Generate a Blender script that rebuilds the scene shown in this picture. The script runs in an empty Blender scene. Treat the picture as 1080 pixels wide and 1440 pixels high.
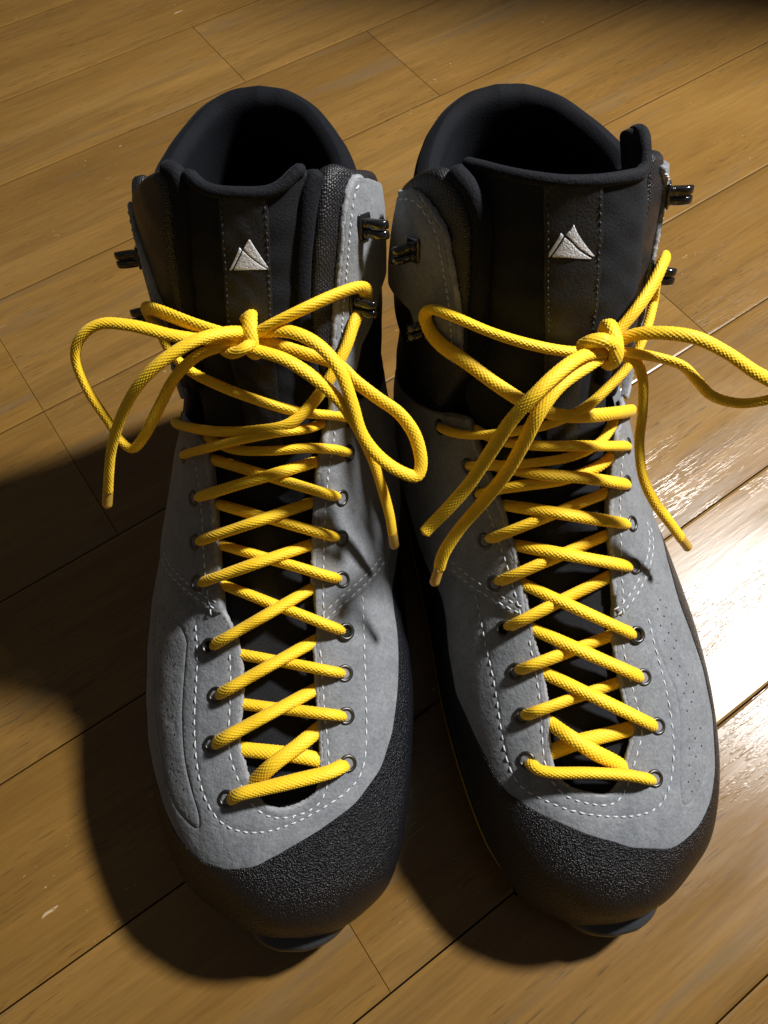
import bpy, math, random
import numpy as np
from mathutils import Vector, Matrix
from mathutils.geometry import delaunay_2d_cdt

random.seed(7); np.random.seed(7)
scene = bpy.context.scene
COL = scene.collection

# ---------------------------------------------------------------- camera
cam_d = bpy.data.cameras.new('camera')
cam_d.sensor_fit = 'VERTICAL'; cam_d.sensor_height = 36.0; cam_d.lens = 28.0
cam_d.clip_start = 0.01; cam_d.clip_end = 50.0
cam = bpy.data.objects.new('camera', cam_d); COL.objects.link(cam)
cam.location = (0, 0, 0.380)
cam.rotation_euler = (math.radians(90 - 62.6), 0, 0)
scene.camera = cam

# ---------------------------------------------------------------- light: one ceiling bulb to the right, dim room bounce
world = bpy.data.worlds.new('World'); scene.world = world
world.use_nodes = True
wbg = world.node_tree.nodes['Background']
wbg.inputs['Color'].default_value = (1.0, 0.95, 0.87, 1)
wbg.inputs["Strength"].default_value = 0.07
lamp_d = bpy.data.lights.new('ceiling_bulb', 'POINT')
lamp_d.energy = 158.0; lamp_d.shadow_soft_size = 0.068; lamp_d.color = (1.0, 0.975, 0.94)
lamp = bpy.data.objects.new('ceiling_bulb', lamp_d); COL.objects.link(lamp)
lamp.location = (0.793, 0.531, 1.198)

scene.view_settings.view_transform = 'Standard'
scene.view_settings.look = 'None'
scene.view_settings.exposure = 0.0
scene.view_settings.gamma = 1.0
scene.view_settings.use_curve_mapping = False
scene.cycles.max_bounces = 6
scene.cycles.use_denoising = True

# ---------------------------------------------------------------- materials
def mat(name):
    m = bpy.data.materials.new(name); m.use_nodes = True
    nt = m.node_tree; b = nt.nodes['Principled BSDF']
    return m, nt, b
def nd(nt, t, **kw):
    n = nt.nodes.new(t)
    for k, v in kw.items():
        if k.startswith('i_'): n.inputs[k[2:].replace('_', ' ')].default_value = v
        else: setattr(n, k, v)
    return n
def ramp(nt, src, stops):
    r = nt.nodes.new('ShaderNodeValToRGB'); e = r.color_ramp.elements
    while len(e) < len(stops): e.new(0.5)
    for k, (p, c) in enumerate(stops):
        e[k].position = p; e[k].color = c if len(c) == 4 else (*c, 1)
    nt.links.new(src, r.inputs[0]); return r.outputs[0]
def coords(nt, scale=(1, 1, 1), rot=(0, 0, 0), out='Object'):
    tc = nt.nodes.new('ShaderNodeTexCoord'); mp = nt.nodes.new('ShaderNodeMapping')
    mp.inputs['Scale'].default_value = scale; mp.inputs['Rotation'].default_value = rot
    nt.links.new(tc.outputs[out], mp.inputs[0]); return mp.outputs[0]
def noise(nt, vec, scale, detail=3, rough=.55, dist=0):
    n = nt.nodes.new('ShaderNodeTexNoise'); n.inputs['Scale'].default_value = scale
    n.inputs['Detail'].default_value = detail; n.inputs['Roughness'].default_value = rough
    n.inputs['Distortion'].default_value = dist
    nt.links.new(vec, n.inputs['Vector']); return n.outputs['Fac']
def voro(nt, vec, scale, feature='F1', rnd=1.0):
    n = nt.nodes.new('ShaderNodeTexVoronoi'); n.feature = feature; n.inputs['Scale'].default_value = scale
    n.inputs['Randomness'].default_value = rnd
    nt.links.new(vec, n.inputs['Vector']); return n
def bump(nt, h, dist, strength=1.0, prev=None):
    b = nt.nodes.new('ShaderNodeBump'); b.inputs['Strength'].default_value = strength
    b.inputs['Distance'].default_value = dist
    nt.links.new(h, b.inputs['Height'])
    if prev is not None: nt.links.new(prev, b.inputs['Normal'])
    return b.outputs['Normal']
def math_n(nt, op, a, b=None):
    n = nt.nodes.new('ShaderNodeMath'); n.operation = op
    for k, v in enumerate((a, b)):
        if v is None: continue
        if isinstance(v, (int, float)): n.inputs[k].default_value = v
        else: nt.links.new(v, n.inputs[k])
    return n.outputs[0]
def mixc(nt, fac, a, b, mode='MIX'):
    n = nt.nodes.new('ShaderNodeMix'); n.data_type = 'RGBA'; n.blend_type = mode
    for k, v in ((0, fac), (6, a), (7, b)):
        if isinstance(v, (int, float)): n.inputs[k].default_value = v
        elif isinstance(v, tuple): n.inputs[k].default_value = v if len(v) == 4 else (*v, 1)
        else: nt.links.new(v, n.inputs[k])
    return n.outputs[2]
def setp(b, **kw):
    for k, v in kw.items():
        k = k.replace('_', ' ')
        if isinstance(v, tuple) and len(v) == 3: v = (*v, 1)
        b.inputs[k].default_value = v

M = {}
def suede(name, c0, c1):
    m, nt, b = mat(name); v = coords(nt)
    big = noise(nt, v, 75, 5, .68); fine = noise(nt, v, 900, 3, .7)
    c = ramp(nt, big, [(.3, c0), (.7, c1)])
    c = mixc(nt, 1.0, c, ramp(nt, noise(nt, v, 330, 3, .6), [(.33, (.92, .92, .92)), (.67, (1.06, 1.06, 1.06))]), 'MULTIPLY')
    f2 = ramp(nt, fine, [(.32, (.80, .80, .80)), (.68, (1.12, 1.12, 1.12))])
    nt.links.new(mixc(nt, 1.0, c, f2, 'MULTIPLY'), b.inputs['Base Color'])
    setp(b, Roughness=.93, Sheen_Weight=.25, Sheen_Roughness=.4)
    b.inputs['Specular IOR Level'].default_value = .2
    n1 = bump(nt, noise(nt, v, 260, 4, .65), .0011, .5)
    nt.links.new(bump(nt, fine, .00035, .55, n1), b.inputs['Normal'])
    return m
M['suede'] = suede('grey_suede', (.158, .170, .187), (.228, .241, .260))
M['suede_edge'] = suede('suede_cut_edge', (.20, .21, .225), (.34, .35, .37))

m, nt, b = mat('rough_rubber'); v = coords(nt)
vo = voro(nt, v, 1250); vo2 = voro(nt, v, 2900)
setp(b, Base_Color=(.0065, .0075, .0105), Roughness=.33)
b.inputs['Specular IOR Level'].default_value = .38
h = math_n(nt, 'ADD', vo.outputs['Distance'], math_n(nt, 'MULTIPLY', vo2.outputs['Distance'], .45))
nt.links.new(bump(nt, h, .0006, 1.0), b.inputs['Normal']); M['rand'] = m

m, nt, b = mat('smooth_rubber'); v = coords(nt)
setp(b, Base_Color=(.02, .021, .023), Roughness=.5)
nt.links.new(bump(nt, noise(nt, v, 700, 3), .0002, .5), b.inputs['Normal']); M['rubber'] = m

m, nt, b = mat('lip_rubber'); v = coords(nt)
setp(b, Base_Color=(.028, .030, .034), Roughness=.40)
nt.links.new(bump(nt, noise(nt, v, 500, 3), .0002, .5), b.inputs['Normal']); M['lip'] = m

m, nt, b = mat('yellow_midsole')
setp(b, Base_Color=(.62, .36, .012), Roughness=.5); M['stripe'] = m

def fabric(name, col, sc, sheen, dist=.00025, spec=.25):
    m, nt, b = mat(name); v = coords(nt)
    setp(b, Roughness=.8, Sheen_Weight=sheen, Sheen_Roughness=.35)
    b.inputs['Sheen Tint'].default_value = (.75, .85, 1, 1)
    b.inputs['Specular IOR Level'].default_value = spec
    n = noise(nt, v, sc, 3, .7)
    c = ramp(nt, n, [(.3, tuple(.6 * t for t in col)), (.7, tuple(1.6 * t for t in col))])
    nt.links.new(c, b.inputs['Base Color'])
    nt.links.new(bump(nt, n, dist, .9), b.inputs['Normal'])
    return m
M['softshell'] = fabric('black_softshell', (.0026, .0032, .0055), 1500, .02, .00025, .16)
M['binding'] = fabric('black_knit_binding', (.005, .0057, .0085), 1100, .05, .0005, .2)
M['tongue'] = fabric('black_tongue_twill', (.011, .012, .0145), 1700, .02, .00025, .16)
M['lining'] = fabric('black_lining', (.003, .003, .004), 900, .01)
m, nt, b = mat('black_mesh'); v = coords(nt)
vo = voro(nt, v, 1250, rnd=.3)
c = ramp(nt, vo.outputs['Distance'], [(.10, (.030, .031, .042)), (.5, (.006, .006, .008))])
nt.links.new(c, b.inputs['Base Color']); setp(b, Roughness=.45)
inv = math_n(nt, 'SUBTRACT', 1.0, vo.outputs['Distance'])
nt.links.new(bump(nt, inv, .0004, 1.0), b.inputs['Normal']); M['mesh'] = m

m, nt, b = mat('black_webbing'); v = coords(nt)
setp(b, Base_Color=(.006, .006, .0065), Roughness=.55)
nt.links.new(bump(nt, noise(nt, v, 1100, 3, .7), .0004, .8), b.inputs['Normal']); M['webbing'] = m

m, nt, b = mat('silver_emblem'); v = coords(nt, (1, .25, 1), (0, 0, .35))
n = noise(nt, v, 1800, 2)
nt.links.new(ramp(nt, n, [(.3, (.72, .74, .78)), (.7, (.92, .93, .95))]), b.inputs['Base Color'])
setp(b, Roughness=.5); nt.links.new(bump(nt, n, .0003, .8), b.inputs['Normal']); M['emblem'] = m

m, nt, b = mat('yellow_lace'); v = coords(nt)
n = noise(nt, v, 1400, 3, .7); n2 = noise(nt, v, 60, 2)
c = ramp(nt, n, [(.3, (.86, .52, .012)), (.7, (.96, .645, .022))])
c = mixc(nt, 1.0, c, ramp(nt, n2, [(.3, (.92, .9, .9)), (.7, (1, 1, 1))]), 'MULTIPLY')
nt.links.new(c, b.inputs['Base Color']); setp(b, Roughness=.55, Sheen_Weight=.08)
b.inputs['Specular IOR Level'].default_value = .35
b.inputs['Subsurface Weight'].default_value = .0
nt.links.new(bump(nt, n, .00025, .6), b.inputs['Normal']); M['lace'] = m

m, nt, b = mat('clear_aglet')
setp(b, Base_Color=(.72, .45, .08), Roughness=.25, Alpha=1.0); b.inputs['Transmission Weight'].default_value = .35; M['aglet'] = m

m, nt, b = mat('gunmetal'); v = coords(nt)
setp(b, Base_Color=(.09, .088, .085), Metallic=1.0, Roughness=.28)
nt.links.new(ramp(nt, noise(nt, v, 300, 3), [(.3, (.22,) * 3), (.7, (.42,) * 3)]), b.inputs['Roughness']); M['metal'] = m
m, nt, b = mat('eyelet_metal')
setp(b, Base_Color=(.10, .095, .09), Metallic=1.0, Roughness=.4); M['eyelet'] = m
m, nt, b = mat('black_lacquer_hook')
setp(b, Base_Color=(.012, .012, .013), Roughness=.16); b.inputs['Coat Weight'].default_value = .6; M['hook'] = m
m, nt, b = mat('hole_shade_bed_black'); setp(b, Base_Color=(.004, .004, .004), Roughness=.95); M['hole'] = m  # black stands for shade inside holes; also colours the floor bed

m, nt, b = mat('white_thread'); v = coords(nt)
n = noise(nt, v, 1500, 2)
nt.links.new(ramp(nt, n, [(.3, (.42, .44, .47)), (.7, (.60, .62, .65))]), b.inputs['Base Color'])
setp(b, Roughness=.7); M['thread'] = m
m, nt, b = mat('black_thread'); setp(b, Base_Color=(.008, .008, .010), Roughness=.6); M['thread_black'] = m

def wood(k):
    """satin-lacquered wood plank, grain along local x"""
    m, nt, b = mat('plank_wood'); r = random.random
    tc = nt.nodes.new('ShaderNodeTexCoord'); mp = nt.nodes.new('ShaderNodeMapping')
    mp.inputs['Location'].default_value = (r() * 9, r() * 9, r() * 3)
    nt.links.new(tc.outputs['Object'], mp.inputs[0]); v0 = mp.outputs[0]
    def st(sx, sy):
        q = nt.nodes.new('ShaderNodeMapping'); q.inputs['Scale'].default_value = (sx, sy, 1)
        nt.links.new(v0, q.inputs[0]); return q.outputs[0]
    broad = noise(nt, st(2.6, 17), 1.0, 3, .5, .5)
    fig = noise(nt, st(5, 75), 1.0, 4, .6, .7)
    fine = noise(nt, st(34, 520), 1.0, 3, .6)
    d = .97 + .14 * r()
    base = ramp(nt, broad, [(.30, (.160 * d, .083 * d, .0190)), (.5, (.196 * d, .105 * d, .0260)), (.70, (.230 * d, .128 * d, .0345))])
    c = mixc(nt, ramp(nt, fig, [(.46, (0, 0, 0)), (.70, (.50, .50, .50))]), base, (.112, .062, .017))
    c = mixc(nt, 1.0, c, ramp(nt, fine, [(.25, (.86, .85, .83)), (.75, (1.11, 1.11, 1.10))]), 'MULTIPLY')
    # short dark pores, in drifts
    pore = noise(nt, st(70, 850), 1.0, 2, .6); pz = noise(nt, st(6, 30), 1.0, 2, .5)
    pm = math_n(nt, 'MULTIPLY', ramp(nt, pore, [(.60, (0, 0, 0)), (.68, (1, 1, 1))]), ramp(nt, pz, [(.42, (.1, .1, .1)), (.62, (.75, .75, .75))]))
    c = mixc(nt, pm, c, (.080, .046, .016))
    # greyish worn bands
    wear = noise(nt, st(5, 55), 1.0, 4, .6, .6)
    c = mixc(nt, ramp(nt, wear, [(.58, (0, 0, 0)), (.70, (.40, .40, .40))]), c, (.125, .098, .062))
    # pale nicks where the lacquer is chipped
    sc = noise(nt, st(120, 380), 1.0, 2, .5, 2.0); sg = noise(nt, st(9, 14), 1.0, 2, .5)
    scm = math_n(nt, 'MULTIPLY', ramp(nt, sc, [(.72, (0, 0, 0)), (.745, (1, 1, 1))]), ramp(nt, sg, [(.56, (0, 0, 0)), (.62, (1, 1, 1))]))
    c = mixc(nt, math_n(nt, 'MULTIPLY', scm, .5), c, (.62, .52, .34))
    nt.links.new(c, b.inputs['Base Color'])
    rr = ramp(nt, noise(nt, st(16, 60), 1.0, 4, .6), [(.3, (.22,) * 3), (.7, (.32,) * 3)])
    nt.links.new(rr, b.inputs['Roughness'])
    b.inputs['Specular IOR Level'].default_value = .42
    # open-grain dashes that glint in drifts, over a faintly wavy lacquer
    gl = noise(nt, st(75, 480), 1.0, 3, .7); gz = noise(nt, st(7, 34), 1.0, 3, .55, .5)
    gm = math_n(nt, 'MULTIPLY', ramp(nt, gl, [(.50, (0, 0, 0)), (.62, (1, 1, 1))]), ramp(nt, gz, [(.46, (.06, .06, .06)), (.60, (1, 1, 1))]))
    n1 = bump(nt, gm, .00020, .32)
    n1 = bump(nt, noise(nt, st(30, 330), 1.0, 3, .6), .00035, .13, n1)
    n2 = bump(nt, noise(nt, st(6, 22), 1.0, 2, .5), .0018, .30, n1)
    nt.links.new(n2, b.inputs['Normal'])
    return m

# ---------------------------------------------------------------- object helpers
def tag(o, label=None, cat=None, group=None, kind=None):
    for k, v in (('label', label), ('category', cat), ('group', group), ('kind', kind)):
        if v: o[k] = v
    return o
def mesh_obj(name, verts, faces, material, parent=None, smooth=True):
    me = bpy.data.meshes.new(name)
    me.from_pydata([tuple(v) for v in verts], [], [tuple(f) for f in faces])
    if smooth: me.polygons.foreach_set('use_smooth', [True] * len(me.polygons))
    me.materials.append(material); me.update()
    o = bpy.data.objects.new(name, me); COL.objects.link(o)
    if parent is not None: o.parent = parent
    return o

# ---------------------------------------------------------------- floor: bevelled planks laid on a dark bed
FA = math.radians(35.0)
FX = np.array([math.cos(FA), math.sin(FA)]); FN = np.array([-math.sin(FA), math.cos(FA)])
bed = mesh_obj('floor', [(-3.2, -2.2, -.013), (3.4, -2.2, -.013), (3.4, 3.6, -.013), (-3.2, 3.6, -.013)], [(0, 1, 2, 3)], M['hole'], smooth=False)
tag(bed, kind='structure')
seams = [-.87, -.785, -.70, -.615, -.53, -.445, -.36, -.275, -.19, -.106, -.022, .063, .147, .231, .327, .421, .517, .60, .685, .77, .855, .94, 1.025, 1.11, 1.195, 1.28, 1.365, 1.45]
ends = {9: [-.42, .31], 10: [-.012, .66], 11: [-.5, .52], 12: [.344, -.27], 13: [-.010, .60], 14: [-.010, -.62, .72], 15: [.345, -.35], 16: [.236, -.4], 17: [-.15, .62]}
X0, X1 = -1.7, 2.1
def plank(x0, x1, y0, y1, mt):
    g = .00038; c = .0011; t = .012
    x0 += .00008; x1 -= .00008; y0 += g; y1 -= g
    lx, ly = x1 - x0, y1 - y0
    vs = []
    for (i, z) in ((0, -t), (0, -c), (c, 0)):
        k = i * .22
        vs += [(k, i, z if z < -c else z * .25), (lx - k, i, z if z < -c else z * .25), (lx - k, ly - i, z if z < -c else z * .25), (k, ly - i, z if z < -c else z * .25)]
    fs = [(8, 9, 10, 11)]
    for k in (0, 4):
        for j in range(4):
            a, b2 = k + j, k + (j + 1) % 4
            fs.append((a, b2, b2 + 4, a + 4))
    o = mesh_obj('plank', vs, fs, mt, bed, smooth=False)
    p = FX * x0 + FN * y0
    o.location = (p[0], p[1], .013 - .013); o.rotation_euler = (0, 0, FA)
    return o
woods = [wood(k) for k in range(9)]
wi = 0
for k in range(len(seams) - 1):
    xs = sorted([X0] + ends.get(k, [random.uniform(-.6, .2), random.uniform(.5, 1.3)]) + [X1])
    for j in range(len(xs) - 1):
        plank(xs[j], xs[j + 1], seams[k], seams[k + 1], woods[wi % 9]); wi += random.choice((1, 2, 4))

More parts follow.
